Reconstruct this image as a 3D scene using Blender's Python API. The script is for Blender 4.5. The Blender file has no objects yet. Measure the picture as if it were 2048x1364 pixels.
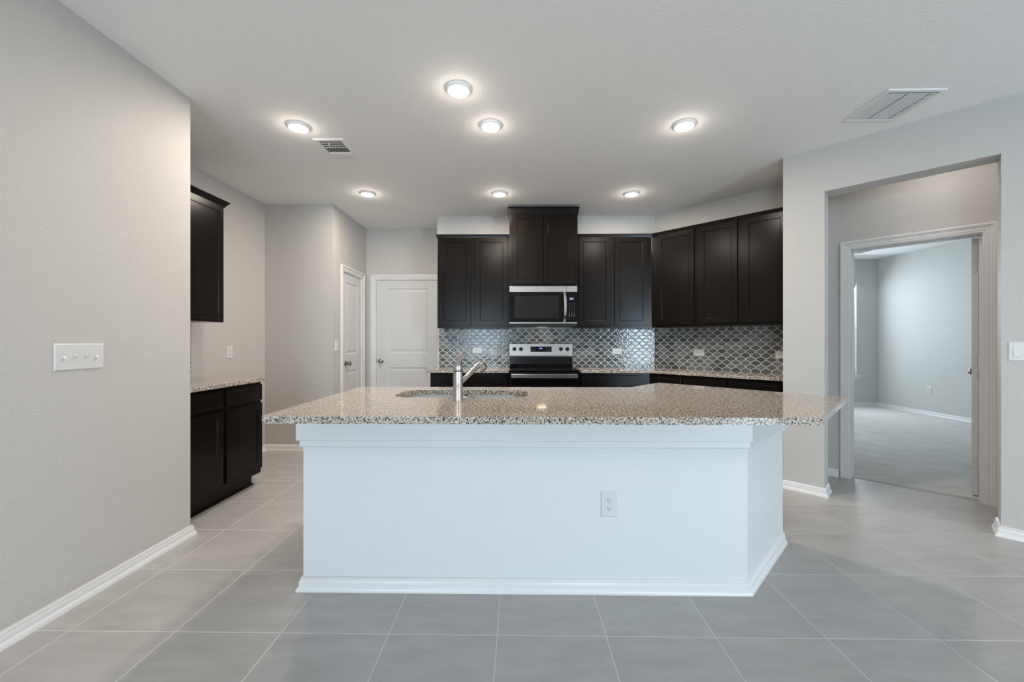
import bpy, bmesh, math, random
from mathutils import Vector, Matrix
random.seed(7)
C = bpy.context.scene.collection
PI = math.pi
S2 = math.sqrt(0.5)

# ------------------------------------------------------------------ camera
cam_d = bpy.data.cameras.new('camera')
cam_d.sensor_width = 36.0
cam_d.lens = 36.0 * 796.4 / 2048.0
cam_d.clip_start = 0.05
cam = bpy.data.objects.new('camera', cam_d)
C.objects.link(cam)
cam.location = (0, 0, 1.22)
cam.rotation_euler = (PI / 2, 0, math.atan(11.5 / 796.4))
bpy.context.scene.camera = cam

# ------------------------------------------------------------------ world, daylight, exposure
vs = bpy.context.scene.view_settings
vs.view_transform = 'Standard'
vs.look = 'None'
vs.gamma = 1.0
vs.use_curve_mapping = False
vs.exposure = 0.27

world = bpy.data.worlds.new('sky')
bpy.context.scene.world = world
world.use_nodes = True
wn = world.node_tree
wn.nodes['Background'].inputs['Color'].default_value = (0.72, 0.86, 1.0, 1)
wn.nodes['Background'].inputs['Strength'].default_value = 1.2


def daylight(name, loc, rot, sx, sy, power, color):
    d = bpy.data.lights.new(name, 'AREA')
    d.shape = 'RECTANGLE'
    d.size = sx
    d.size_y = sy
    d.energy = power
    d.color = color
    o = bpy.data.objects.new(name, d)
    C.objects.link(o)
    o.location = loc
    o.rotation_euler = rot
    return o


DAY = (0.67, 0.855, 1.0)
daylight('daylight', (-1.15, -4.32, 1.4), (math.radians(83), 0, 0), 1.5, 1.6, 125, DAY)
daylight('daylight', (4.35, -4.32, 1.3), (math.radians(82), 0, math.radians(4)), 1.2, 1.9, 235, DAY)
daylight('daylight', (5.55, -1.75, 1.6), (0, math.radians(78), 0), 2.0, 2.6, 12, (0.86, 0.94, 1.0))
daylight('daylight', (5.75, 7.85, 1.75), (-math.radians(56), 0, 0), 1.1, 1.7, 38, (0.80, 0.93, 1.0))
daylight('daylight', (2.65, 5.90, 1.60), (0, -math.radians(74), 0), 1.7, 1.4, 34, (0.80, 0.93, 1.0))
# unseen fill lights added behind the camera and in the little hall
daylight('room_fill', (0.0, -1.1, 2.72), (0, 0, 0), 0.15, 0.15, 13, (1.0, 0.93, 0.86))
daylight('room_fill', (2.5, -0.6, 2.72), (0, 0, 0), 0.15, 0.15, 13, (1.0, 0.93, 0.86))
daylight('hall_fill', (3.03, 2.88, 2.70), (0, 0, 0), 0.3, 0.3, 2.6, (1.0, 0.96, 0.92))

LAMP_COL = (1.0, 0.89, 0.78)
LAMP_W = 10.5


# ------------------------------------------------------------------ material helpers
def newmat(name):
    m = bpy.data.materials.new(name)
    m.use_nodes = True
    return m, m.node_tree.nodes, m.node_tree.links, m.node_tree.nodes['Principled BSDF']


def plain(name, col, rough=0.5, metal=0.0, spec=0.5, coat=0.0, emit=None, es=0.0, aniso=0.0):
    m, N, L, b = newmat(name)
    b.inputs['Base Color'].default_value = (*col, 1)
    b.inputs['Roughness'].default_value = rough
    b.inputs['Metallic'].default_value = metal
    b.inputs['Specular IOR Level'].default_value = spec
    b.inputs['Coat Weight'].default_value = coat
    if emit:
        b.inputs['Emission Color'].default_value = (*emit, 1)
        b.inputs['Emission Strength'].default_value = es
    return m


def obj_coord(N):
    return N.new('ShaderNodeTexCoord').outputs['Object']


def add_bump(N, L, b, height, strength, dist):
    bp = N.new('ShaderNodeBump')
    bp.inputs['Strength'].default_value = strength
    bp.inputs['Distance'].default_value = dist
    L.new(height, bp.inputs['Height'])
    L.new(bp.outputs['Normal'], b.inputs['Normal'])


def noise(N, L, vec, scale, detail=2, rough=0.5):
    n = N.new('ShaderNodeTexNoise')
    n.inputs['Scale'].default_value = scale
    n.inputs['Detail'].default_value = detail
    n.inputs['Roughness'].default_value = rough
    L.new(vec, n.inputs['Vector'])
    return n.outputs['Fac']


def ramp(N, L, fac, stops, interp='LINEAR'):
    r = N.new('ShaderNodeValToRGB')
    r.color_ramp.interpolation = interp
    e = r.color_ramp.elements
    while len(e) < len(stops):
        e.new(0.5)
    for i, (p, c) in enumerate(stops):
        e[i].position = p
        e[i].color = (*c, 1)
    L.new(fac, r.inputs['Fac'])
    return r.outputs['Color']


def M(N, L, op, a, b=None, c=None):
    n = N.new('ShaderNodeMath')
    n.operation = op
    for i, v in enumerate((a, b, c)):
        if v is None:
            continue
        if isinstance(v, (int, float)):
            n.inputs[i].default_value = v
        else:
            L.new(v, n.inputs[i])
    return n.outputs[0]


def textured_paint(name, col, rough, scale, strength, dist):
    m, N, L, b = newmat(name)
    b.inputs['Base Color'].default_value = (*col, 1)
    b.inputs['Roughness'].default_value = rough
    b.inputs['Specular IOR Level'].default_value = 0.35
    v = obj_coord(N)
    f = noise(N, L, v, scale, 3, 0.55)
    add_bump(N, L, b, f, strength, dist)
    return m


WALL = textured_paint('wall_paint', (0.535, 0.513, 0.488), 0.5, 110, 0.8, 0.0038)
PANEL = textured_paint('wall_paint_daylit', (0.70, 0.70, 0.70), 0.5, 110, 0.5, 0.0035)  # same paint as the walls, lightened to stand in for daylight on the island
BEDW = textured_paint('bedroom_paint', (0.58, 0.575, 0.56), 0.5, 110, 0.6, 0.0035)
CEIL = textured_paint('ceiling_paint', (0.90, 0.893, 0.880), 0.8, 85, 0.6, 0.004)
TRIM = plain('trim_paint', (0.72, 0.71, 0.70), 0.30)
DOORP = plain('door_paint', (0.64, 0.635, 0.625), 0.38)
PLATE = plain('white_plastic', (0.66, 0.655, 0.645), 0.28)
SLOT = plain('dark_slot', (0.02, 0.02, 0.02), 0.6)
STEEL = plain('stainless_steel', (0.33, 0.312, 0.29), 0.33, 1.0)
BRIGHTST = plain('polished_steel', (0.60, 0.585, 0.56), 0.2, 1.0)
SINKM = plain('sink_steel', (0.62, 0.61, 0.60), 0.42, 1.0)
CHROME = plain('brushed_nickel', (0.52, 0.50, 0.48), 0.18, 1.0)
NICKEL = plain('satin_nickel', (0.30, 0.28, 0.26), 0.25, 1.0)
BLACKG = plain('black_glass', (0.005, 0.005, 0.006), 0.06, 0.0, 0.28)
BLACKE = plain('black_enamel', (0.006, 0.006, 0.007), 0.14, 0.0, 0.3)
BLACKP = plain('black_plastic', (0.010, 0.010, 0.010), 0.4, 0.0, 0.25)
DKRUB = plain('dark_rubber', (0.03, 0.03, 0.03), 0.5)
VENTW = plain('vent_white', (0.84, 0.83, 0.82), 0.45)
VENTD = plain('vent_dark', (0.012, 0.012, 0.012), 0.9)
LENS = plain('lamp_lens', (0.9, 0.9, 0.9), 0.5, emit=(1.0, 0.90, 0.80), es=9.0)
BLUED = plain('blue_display', (0.0, 0.0, 0.02), 0.4, emit=(0.15, 0.25, 1.0), es=3.0)
WHITED = plain('white_display', (0.0, 0.0, 0.02), 0.4, emit=(0.55, 0.65, 1.0), es=1.6)
RINGM = plain('lamp_ring_white', (0.92, 0.91, 0.90), 0.4)
HINGE = plain('painted_hinge', (0.62, 0.61, 0.60), 0.35)
KEYS = plain('key_print', (0.35, 0.35, 0.36), 0.5)
LOGO = plain('logo_print', (0.50, 0.50, 0.50), 0.35, 0.6)
GREYP = plain('grey_print', (0.30, 0.29, 0.28), 0.5)


def make_cabinet_mat():
    m, N, L, b = newmat('espresso_wood')
    v = obj_coord(N)
    mp = N.new('ShaderNodeMapping')
    mp.inputs['Scale'].default_value = (30, 30, 2.0)
    L.new(v, mp.inputs['Vector'])
    f = noise(N, L, mp.outputs['Vector'], 1.6, 4, 0.6)
    c = ramp(N, L, f, [(0.3, (0.0055, 0.0041, 0.0034)), (0.7, (0.0090, 0.0067, 0.0056))])
    L.new(c, b.inputs['Base Color'])
    b.inputs['Roughness'].default_value = 0.23
    b.inputs['Specular IOR Level'].default_value = 0.15
    add_bump(N, L, b, f, 0.08, 0.001)
    return m


CAB = make_cabinet_mat()


def make_floor_mat():
    m, N, L, b = newmat('grey_floor_tile')
    v = obj_coord(N)
    sp = N.new('ShaderNodeSeparateXYZ')
    L.new(v, sp.inputs[0])
    T = 0.4508
    tx = M(N, L, 'DIVIDE', M(N, L, 'ADD', sp.outputs[0], 0.085), T)
    ty = M(N, L, 'DIVIDE', M(N, L, 'SUBTRACT', sp.outputs[1], 1.649), T)
    ix = M(N, L, 'FLOOR', tx)
    iy = M(N, L, 'FLOOR', ty)
    dx = M(N, L, 'ABSOLUTE', M(N, L, 'SUBTRACT', tx, M(N, L, 'ROUND', tx)))
    dy = M(N, L, 'ABSOLUTE', M(N, L, 'SUBTRACT', ty, M(N, L, 'ROUND', ty)))
    d = M(N, L, 'MULTIPLY', M(N, L, 'MINIMUM', dx, dy), T)
    cid = N.new('ShaderNodeCombineXYZ')
    L.new(ix, cid.inputs[0])
    L.new(iy, cid.inputs[1])
    wnz = N.new('ShaderNodeTexWhiteNoise')
    L.new(cid.outputs[0], wnz.inputs['Vector'])
    # faint linear clouds inside each tile, shifted tile by tile
    off = N.new('ShaderNodeVectorMath')
    off.operation = 'MULTIPLY_ADD'
    L.new(wnz.outputs['Color'], off.inputs[0])
    off.inputs[1].default_value = (9, 9, 9)
    L.new(v, off.inputs[2])
    mp = N.new('ShaderNodeMapping')
    mp.inputs['Scale'].default_value = (1.2, 4.0, 1)
    L.new(off.outputs[0], mp.inputs['Vector'])
    f = noise(N, L, mp.outputs['Vector'], 3.5, 7, 0.62)
    base = ramp(N, L, f, [(0.25, (0.355, 0.342, 0.330)), (0.75, (0.455, 0.442, 0.428))])
    hsv = N.new('ShaderNodeHueSaturation')
    L.new(base, hsv.inputs['Color'])
    L.new(M(N, L, 'MULTIPLY_ADD', wnz.outputs['Value'], 0.08, 0.96), hsv.inputs['Value'])
    g = M(N, L, 'SMOOTH_MIN', M(N, L, 'DIVIDE', d, 0.0026), 1.0, 0.2)
    g = M(N, L, 'GREATER_THAN', d, 0.0028)
    mx = N.new('ShaderNodeMix')
    mx.data_type = 'RGBA'
    L.new(g, mx.inputs['Factor'])
    mx.inputs['A'].default_value = (0.54, 0.53, 0.515, 1)
    L.new(hsv.outputs['Color'], mx.inputs['B'])
    L.new(mx.outputs['Result'], b.inputs['Base Color'])
    rr = M(N, L, 'MULTIPLY_ADD', g, -0.42, 0.75)
    L.new(rr, b.inputs['Roughness'])
    h = N.new('ShaderNodeMapRange')
    h.inputs['From Min'].default_value = 0.0015
    h.inputs['From Max'].default_value = 0.005
    L.new(d, h.inputs['Value'])
    add_bump(N, L, b, h.outputs[0], 0.6, 0.0015)
    return m


FLOOR = make_floor_mat()


def make_carpet():
    m, N, L, b = newmat('beige_carpet')
    v = obj_coord(N)
    f = noise(N, L, v, 160, 3, 0.7)
    f2 = noise(N, L, v, 5, 3, 0.6)
    s = M(N, L, 'MULTIPLY_ADD', f2, 0.5, M(N, L, 'MULTIPLY', f, 0.6))
    c = ramp(N, L, s, [(0.35, (0.62, 0.60, 0.58)), (0.75, (0.84, 0.82, 0.80))])
    L.new(c, b.inputs['Base Color'])
    b.inputs['Roughness'].default_value = 0.95
    b.inputs['Specular IOR Level'].default_value = 0.1
    add_bump(N, L, b, f, 1.0, 0.008)
    return m


CARPET = make_carpet()


def make_granite():
    m, N, L, b = newmat('speckled_granite')
    v = obj_coord(N)
    wob = N.new('ShaderNodeTexNoise')
    wob.inputs['Scale'].default_value = 200
    wob.inputs['Detail'].default_value = 3
    L.new(v, wob.inputs['Vector'])
    va = N.new('ShaderNodeVectorMath')
    va.operation = 'MULTIPLY_ADD'
    L.new(wob.outputs['Color'], va.inputs[0])
    va.inputs[1].default_value = (0.006, 0.006, 0.006)
    L.new(v, va.inputs[2])
    vo = N.new('ShaderNodeTexVoronoi')
    vo.inputs['Scale'].default_value = 290
    L.new(va.outputs[0], vo.inputs['Vector'])
    wnz = N.new('ShaderNodeSeparateColor')
    L.new(vo.outputs['Color'], wnz.inputs[0])
    big = noise(N, L, v, 120, 2, 0.6)
    s = M(N, L, 'MULTIPLY_ADD', big, 1.5, M(N, L, 'MULTIPLY_ADD', wnz.outputs[0], 0.42, -0.525))
    c = ramp(N, L, s, [(0.0, (0.018, 0.016, 0.016)), (0.215, (0.07, 0.062, 0.056)), (0.29, (0.24, 0.20, 0.165)),
                       (0.37, (0.43, 0.365, 0.30)), (0.58, (0.62, 0.575, 0.515))], 'CONSTANT')
    L.new(c, b.inputs['Base Color'])
    b.inputs['Roughness'].default_value = 0.06
    b.inputs['Specular IOR Level'].default_value = 0.5
    return m


GRANITE = make_granite()


def make_backsplash(name, x0, z0):
    """Lantern tile: boundaries x_k = k W/2 + (-1)^k W/4 cos(2 pi z / P)."""
    W, P = 0.0915, 0.0785
    m, N, L, b = newmat(name)
    v = obj_coord(N)
    sp = N.new('ShaderNodeSeparateXYZ')
    L.new(v, sp.inputs[0])
    x = M(N, L, 'ADD', sp.outputs[0], W / 4 - x0)
    z = M(N, L, 'SUBTRACT', sp.outputs[2], z0)
    ph = M(N, L, 'MULTIPLY', z, 2 * PI / P)
    c0_ = M(N, L, 'COSINE', ph)
    c = M(N, L, 'MULTIPLY', c0_, M(N, L, 'MULTIPLY_ADD', M(N, L, 'MULTIPLY', c0_, c0_), -0.04, 1.04))
    u = M(N, L, 'MULTIPLY', x, 2 / W)
    ue = M(N, L, 'MULTIPLY', M(N, L, 'MULTIPLY_ADD', c, -0.5, u), 0.5)
    uo = M(N, L, 'MULTIPLY', M(N, L, 'SUBTRACT', M(N, L, 'MULTIPLY_ADD', c, 0.5, u), 1.0), 0.5)
    n = M(N, L, 'ADD', M(N, L, 'FLOOR', ue), M(N, L, 'ADD', M(N, L, 'FLOOR', uo), 2.0))
    par = M(N, L, 'FLOORED_MODULO', n, 2.0)
    row = M(N, L, 'FLOOR', M(N, L, 'ADD', M(N, L, 'DIVIDE', z, P), M(N, L, 'MULTIPLY_ADD', par, -0.5, 0.5)))
    de = M(N, L, 'ABSOLUTE', M(N, L, 'SUBTRACT', ue, M(N, L, 'ROUND', ue)))
    do = M(N, L, 'ABSOLUTE', M(N, L, 'SUBTRACT', uo, M(N, L, 'ROUND', uo)))
    d = M(N, L, 'MULTIPLY', M(N, L, 'MINIMUM', de, do), W)
    slope = M(N, L, 'MULTIPLY', M(N, L, 'MULTIPLY', M(N, L, 'SINE', ph), M(N, L, 'MULTIPLY_ADD', M(N, L, 'MULTIPLY', c0_, c0_), -0.12, 1.04)), W / 4 * 2 * PI / P)
    d = M(N, L, 'DIVIDE', d, M(N, L, 'SQRT', M(N, L, 'MULTIPLY_ADD', slope, slope, 1.0)))
    cid = N.new('ShaderNodeCombineXYZ')
    L.new(n, cid.inputs[0])
    L.new(row, cid.inputs[1])
    wnz = N.new('ShaderNodeTexWhiteNoise')
    L.new(cid.outputs[0], wnz.inputs['Vector'])
    tile = ramp(N, L, wnz.outputs['Value'], [(0.0, (0.075, 0.079, 0.076)), (0.5, (0.130, 0.140, 0.137)),
                                            (1.0, (0.205, 0.222, 0.218))])
    cl = noise(N, L, v, 60, 4, 0.6)
    hs = N.new('ShaderNodeHueSaturation')
    L.new(tile, hs.inputs['Color'])
    L.new(M(N, L, 'MULTIPLY_ADD', cl, 0.9, 0.6), hs.inputs['Value'])
    g = M(N, L, 'GREATER_THAN', d, 0.0026)
    mx = N.new('ShaderNodeMix')
    mx.data_type = 'RGBA'
    L.new(g, mx.inputs['Factor'])
    mx.inputs['A'].default_value = (0.74, 0.73, 0.71, 1)
    L.new(hs.outputs['Color'], mx.inputs['B'])
    L.new(mx.outputs['Result'], b.inputs['Base Color'])
    L.new(M(N, L, 'MULTIPLY_ADD', g, -0.69, 0.75), b.inputs['Roughness'])
    b.inputs['Specular IOR Level'].default_value = 0.32
    e = N.new('ShaderNodeMapRange')
    e.interpolation_type = 'SMOOTHSTEP'
    e.inputs['From Min'].default_value = 0.001
    e.inputs['From Max'].default_value = 0.010
    L.new(d, e.inputs['Value'])
    wv = noise(N, L, v, 55, 1, 0.4)
    hgt = M(N, L, 'MULTIPLY_ADD', wv, 0.9, M(N, L, 'MULTIPLY', e.outputs[0], 0.45))
    add_bump(N, L, b, hgt, 0.22, 0.004)
    return m


# ------------------------------------------------------------------ object helpers
def link(name, me, mat, parent=None, loc=None, rot=None):
    o = bpy.data.objects.new(name, me)
    C.objects.link(o)
    if mat is not None and hasattr(me, 'materials') and not me.materials:
        me.materials.append(mat)
    if parent is not None:
        o.parent = parent
    if loc is not None:
        o.location = loc
    if rot is not None:
        o.rotation_euler = rot
    return o


def ob(name, bm, mat, parent=None, loc=None, rot=None, smooth=False, bevel=0.0, seg=2):
    bmesh.ops.remove_doubles(bm, verts=bm.verts, dist=1e-6)
    bmesh.ops.recalc_face_normals(bm, faces=bm.faces)
    me = bpy.data.meshes.new(name)
    if smooth:
        for f in bm.faces:
            f.smooth = True
    bm.to_mesh(me)
    bm.free()
    if smooth:
        me.set_sharp_from_angle(angle=math.radians(38))
    o = link(name, me, mat, parent, loc, rot)
    if bevel > 0:
        md = o.modifiers.new('bevel', 'BEVEL')
        md.width = bevel
        md.segments = seg
        md.limit_method = 'ANGLE'
        md.angle_limit = math.radians(40)
    return o


def thing(name, label, cat, loc=(0, 0, 0), rot=0.0, group=None):
    o = bpy.data.objects.new(name, None)
    o.empty_display_size = 0.05
    C.objects.link(o)
    o.location = loc
    o.rotation_euler = rot if isinstance(rot, tuple) else (0, 0, rot)
    o['label'] = label
    o['category'] = cat
    if group:
        o['group'] = group
    return o


def tag(o, label, cat, group=None):
    o['label'] = label
    o['category'] = cat
    if group:
        o['group'] = group
    return o


def st(o):
    o['kind'] = 'structure'
    return o


def box(bm, x0, y0, z0, x1, y1, z1):
    vs_ = [bm.verts.new(p) for p in ((x0, y0, z0), (x1, y0, z0), (x1, y1, z0), (x0, y1, z0),
                                     (x0, y0, z1), (x1, y0, z1), (x1, y1, z1), (x0, y1, z1))]
    for f in ((0, 3, 2, 1), (4, 5, 6, 7), (0, 1, 5, 4), (1, 2, 6, 5), (2, 3, 7, 6), (3, 0, 4, 7)):
        bm.faces.new([vs_[i] for i in f])


def bx(*a):
    bm = bmesh.new()
    box(bm, *a)
    return bm


def prism(bm, poly, z0, z1):
    a = [bm.verts.new((x, y, z0)) for x, y in poly]
    b = [bm.verts.new((x, y, z1)) for x, y in poly]
    bm.faces.new(a[::-1])
    bm.faces.new(b)
    n = len(poly)
    for i in range(n):
        bm.faces.new((a[i], a[(i + 1) % n], b[(i + 1) % n], b[i]))


def pr(poly, z0, z1):
    bm = bmesh.new()
    prism(bm, poly, z0, z1)
    return bm


def sweep(bm, path, prof, side=1, closed=False, mtx=None, end0=None, end1=None):
    """Extrude a closed profile [(offset, height)] along a flat path with mitred corners.
    offset goes to the left of the path (side=1) or the right (side=-1)."""
    n = len(path)
    P_ = [Vector(p) for p in path]
    rings = []
    for i in range(n):
        if closed:
            d0 = (P_[i] - P_[i - 1]).normalized()
            d1 = (P_[(i + 1) % n] - P_[i]).normalized()
        else:
            d0 = (P_[i] - P_[i - 1]).normalized() if i > 0 else (P_[1] - P_[0]).normalized()
            d1 = (P_[i + 1] - P_[i]).normalized() if i < n - 1 else d0
        n0 = Vector((-d0.y, d0.x)) * side
        n1 = Vector((-d1.y, d1.x)) * side
        mm = (n0 + n1)
        mm = mm / max(mm.dot(n0), 0.2)
        ring = []
        for (o_, h_) in prof:
            q = P_[i] + mm * o_
            v = Vector((q.x, q.y, h_))
            if mtx:
                v = mtx @ v
            ring.append(bm.verts.new(v))
        rings.append(ring)
    k = len(prof)
    rng = range(n) if closed else range(n - 1)
    for i in rng:
        a, b = rings[i], rings[(i + 1) % n]
        for j in range(k):
            bm.faces.new((a[j], a[(j + 1) % k], b[(j + 1) % k], b[j]))
    if not closed:
        bm.faces.new(rings[0])
        bm.faces.new(rings[-1][::-1])


def lathe(bm, prof, seg=32, mtx=None):
    """prof: list (r, z) around local z."""
    rings = []
    for r, z in prof:
        if r < 1e-6:
            v = Vector((0, 0, z))
            rings.append([bm.verts.new(mtx @ v if mtx else v)])
        else:
            ring = []
            for i in range(seg):
                a = 2 * PI * i / seg
                v = Vector((r * math.cos(a), r * math.sin(a), z))
                ring.append(bm.verts.new(mtx @ v if mtx else v))
            rings.append(ring)
    for a, b in zip(rings, rings[1:]):
        if len(a) == 1 and len(b) == 1:
            continue
        for i in range(seg):
            j = (i + 1) % seg
            if len(a) == 1:
                bm.faces.new((a[0], b[i], b[j]))
            elif len(b) == 1:
                bm.faces.new((a[i], b[0], a[j]))
            else:
                bm.faces.new((a[i], b[i], b[j], a[j]))


def tube(bm, pts, radii, seg=20, cap=True):
    P_ = [Vector(p) for p in pts]
    n = len(P_)
    tang = []
    for i in range(n):
        a = P_[max(i - 1, 0)]
        b = P_[min(i + 1, n - 1)]
        tang.append((b - a).normalized())
    up = Vector((0, 0, 1)) if abs(tang[0].z) < 0.9 else Vector((1, 0, 0))
    x = tang[0].cross(up).normalized()
    rings = []
    for i in range(n):
        x = (x - tang[i] * x.dot(tang[i])).normalized()
        y = tang[i].cross(x)
        rings.append([bm.verts.new(P_[i] + (x * math.cos(2 * PI * k / seg) + y * math.sin(2 * PI * k / seg)) * radii[i])
                      for k in range(seg)])
    for a, b in zip(rings, rings[1:]):
        for i in range(seg):
            j = (i + 1) % seg
            bm.faces.new((a[i], a[j], b[j], b[i]))
    if cap:
        bm.faces.new(rings[0][::-1])
        bm.faces.new(rings[-1])


def relief(bm, x0, z0, x1, z1, y_back, steps):
    """A board in the XZ plane facing -y; steps = [(inset, y)] from outer edge to the middle."""
    def loop(ins, y):
        return [bm.verts.new(p) for p in ((x0 + ins, y, z0 + ins), (x1 - ins, y, z0 + ins),
                                          (x1 - ins, y, z1 - ins), (x0 + ins, y, z1 - ins))]
    back = loop(0, y_back)
    bm.faces.new(back[::-1])
    prev = back
    for ins, y in steps:
        cur = loop(ins, y)
        for i in range(4):
            j = (i + 1) % 4
            bm.faces.new((prev[i], prev[j], cur[j], cur[i]))
        prev = cur
    bm.faces.new(prev)


def text_mesh(name, body, size, mat, parent, loc, rot, depth=0.0004):
    cu = bpy.data.curves.new('tmp_text', 'FONT')
    cu.body = body
    cu.size = size
    cu.extrude = depth
    cu.align_x = 'CENTER'
    cu.align_y = 'CENTER'
    t = bpy.data.objects.new('tmp_text', cu)
    C.objects.link(t)
    dg = bpy.context.evaluated_depsgraph_get()
    me = bpy.data.meshes.new_from_object(t.evaluated_get(dg))
    bpy.data.objects.remove(t)
    me.name = name
    me.materials.clear()
    return link(name, me, mat, parent, loc, rot)


def slab_with_holes(name, outer, holes, z0, z1, mat, parent=None, r=0.003):
    """Counter slab from a filled flat outline, edges eased."""
    cu = bpy.data.curves.new('tmp_curve', 'CURVE')
    cu.dimensions = '2D'
    cu.fill_mode = 'BOTH'
    for pts in [outer] + holes:
        s = cu.splines.new('POLY')
        s.points.add(len(pts) - 1)
        for i, p in enumerate(pts):
            s.points[i].co = (p[0], p[1], 0, 1)
        s.use_cyclic_u = True
    cu.extrude = (z1 - z0) / 2
    t = bpy.data.objects.new('tmp_curve', cu)
    C.objects.link(t)
    dg = bpy.context.evaluated_depsgraph_get()
    me = bpy.data.meshes.new_from_object(t.evaluated_get(dg))
    bpy.data.objects.remove(t)
    me.name = name
    me.materials.clear()
    for v in me.vertices:
        v.co.z += (z0 + z1) / 2
    bm = bmesh.new()
    bm.from_mesh(me)
    bmesh.ops.remove_doubles(bm, verts=bm.verts, dist=1e-5)
    bmesh.ops.recalc_face_normals(bm, faces=bm.faces)
    for f in bm.faces:
        f.smooth = False
    bm.to_mesh(me)
    bm.free()
    o = link(name, me, mat, parent)
    md = o.modifiers.new('bevel', 'BEVEL')
    md.width = r
    md.segments = 3
    md.limit_method = 'ANGLE'
    md.angle_limit = math.radians(50)
    return o


def round_corners(poly, radii, seg=8):
    out = []
    n = len(poly)
    for i in range(n):
        p = Vector(poly[i])
        r = radii[i] if isinstance(radii, (list, tuple)) else radii
        if r <= 0:
            out.append(tuple(p))
            continue
        a = (Vector(poly[i - 1]) - p).normalized()
        b = (Vector(poly[(i + 1) % n]) - p).normalized()
        ang = a.angle(b)
        t = r / math.tan(ang / 2)
        c = p + (a + b).normalized() * (r / math.sin(ang / 2))
        s, e = p + a * t, p + b * t
        v0, v1 = s - c, e - c
        tot = v0.angle(v1)
        sg = 1 if v0.cross(v1) > 0 else -1
        for k in range(seg + 1):
            th_ = sg * tot * k / seg
            out.append((c.x + v0.x * math.cos(th_) - v0.y * math.sin(th_),
                        c.y + v0.x * math.sin(th_) + v0.y * math.cos(th_)))
    return out


# ------------------------------------------------------------------ key plan numbers
H = 2.743
XL = -2.055           # near left wall face
YN = 2.47             # end of near left wall
XN = -2.82            # niche wall face
YB = 4.40             # wall behind the niche
YF = 5.38             # far wall with the entry door
YK = 4.85             # kitchen back wall
KX0, KXC = -0.985, 1.66
KD = KXC + YK         # kitchen diagonal wall x + y
KR = 5.56             # right diagonal wall x + y
KR2 = 5.80
K2 = 6.51             # second diagonal wall (with the doorway)
K2b = 6.67


def dg_pt(k, dlt):     # point on x+y=k with x-y=dlt
    return ((k + dlt) / 2, (k - dlt) / 2)


# ------------------------------------------------------------------ floor, ceiling
st(ob('floor', pr([(-3.1, -4.2), (5.4, -4.2), (5.4, 0.4), (4.6, 2.0), dg_pt(6.62, 1.9), dg_pt(6.62, -3.2), (1.66, 5.6), (-3.1, 5.6)],
                  -0.05, 0.0), FLOOR))
st(ob('ceiling', bx(-3.2, -4.3, H, 7.0, 7.9, H + 0.1), CEIL))
st(ob('floor', pr([dg_pt(6.625, -3.0), dg_pt(6.625, 2.1), (6.75, 2.2), (6.75, 7.6), (2.6, 7.6), (2.6, 4.2)],
                  -0.05, 0.012), CARPET)).name = 'floor_bedroom'

# ------------------------------------------------------------------ walls


def wall_run(name, p0, p1, thick, openings=(), mat=WALL, z1=H):
    """Wall whose visible face runs p0 -> p1, thickness to the left of that direction."""
    p0 = Vector(p0)
    p1 = Vector(p1)
    d = (p1 - p0)
    ln = d.length
    d.normalize()
    ang = math.atan2(d.y, d.x)
    bm = bmesh.new()
    xs = 0.0
    for (a, b, z0_, zt) in sorted(openings):
        box(bm, xs, 0, 0, a, thick, z1)
        if zt < z1:
            box(bm, a, 0, zt, b, thick, z1)
        if z0_ > 0:
            box(bm, a, 0, 0, b, thick, z0_)
        xs = b
    box(bm, xs, 0, 0, ln, thick, z1)
    o = ob(name, bm, mat, loc=(p0.x, p0.y, 0), rot=(0, 0, ang))
    return st(o)


# near left wall with a window behind the camera (visible face x = XL, thickness to -x)
wall_run('wall_left', (XL, -4.0), (XL, YN), 0.14)
st(ob('wall_niche_front', bx(-2.96, YN - 0.12, 0, XL - 0.141, YN - 0.001, H), WALL))
st(ob('wall_niche_left', bx(XN - 0.12, YN, 0, XN, YB + 0.1, H), WALL))
st(ob('wall_niche_back', bx(XN, YB, 0, XL, YB + 0.10, H), WALL))
wall_run('wall_pantry', (XL, YB + 0.1001), (XL, YF + 0.1), 0.12, [(0.150, 0.730, 0, 2.055)])
wall_run('wall_far', (XL, YF), (KX0, YF), 0.12, [(0.118, 1.010, 0, 2.060)])
st(ob('wall_kitchen', pr([(KX0, YK), (KXC, YK), dg_pt(KD, -0.951 - 0.03), dg_pt(KD + 0.16, -0.951 - 0.03), (KXC + 0.1, 5.55),
                          (KX0, 5.55)], 0, H), WALL))
# wing beside the diagonal run of cabinets
WD = -1.140
st(ob('wall_wing', pr([dg_pt(KR, WD), dg_pt(KD, WD), dg_pt(KD, WD + 0.17), dg_pt(KR2, WD + 0.17), dg_pt(KR, WD + 0.17)], 0, H), WALL))
pR0, pR1 = dg_pt(KR, WD + 0.17), dg_pt(KR, 4.90)
L0 = 0.0
sA = (-0.752 - (WD + 0.17)) * S2
sB = (0.489 - (WD + 0.17)) * S2
wall_run('wall_right', pR0, pR1, 0.17, [(sA, sB, 0, 2.392)])
# short wall closing the little hall on its right
st(ob('wall_hall', pr([dg_pt(KR2, 0.63), dg_pt(K2, 0.63), dg_pt(K2, 0.72), dg_pt(KR2, 0.72)], 0, H), WALL))
# second diagonal wall with the bedroom doorway
q0 = dg_pt(K2, -0.97)
DL0, DL1 = -0.635, 0.466
wall_run('wall_bedroom_door', q0, dg_pt(K2, 1.9), 0.115, [((DL0 + 0.97) * S2, (DL1 + 0.97) * S2, 0, 2.040)])
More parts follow.
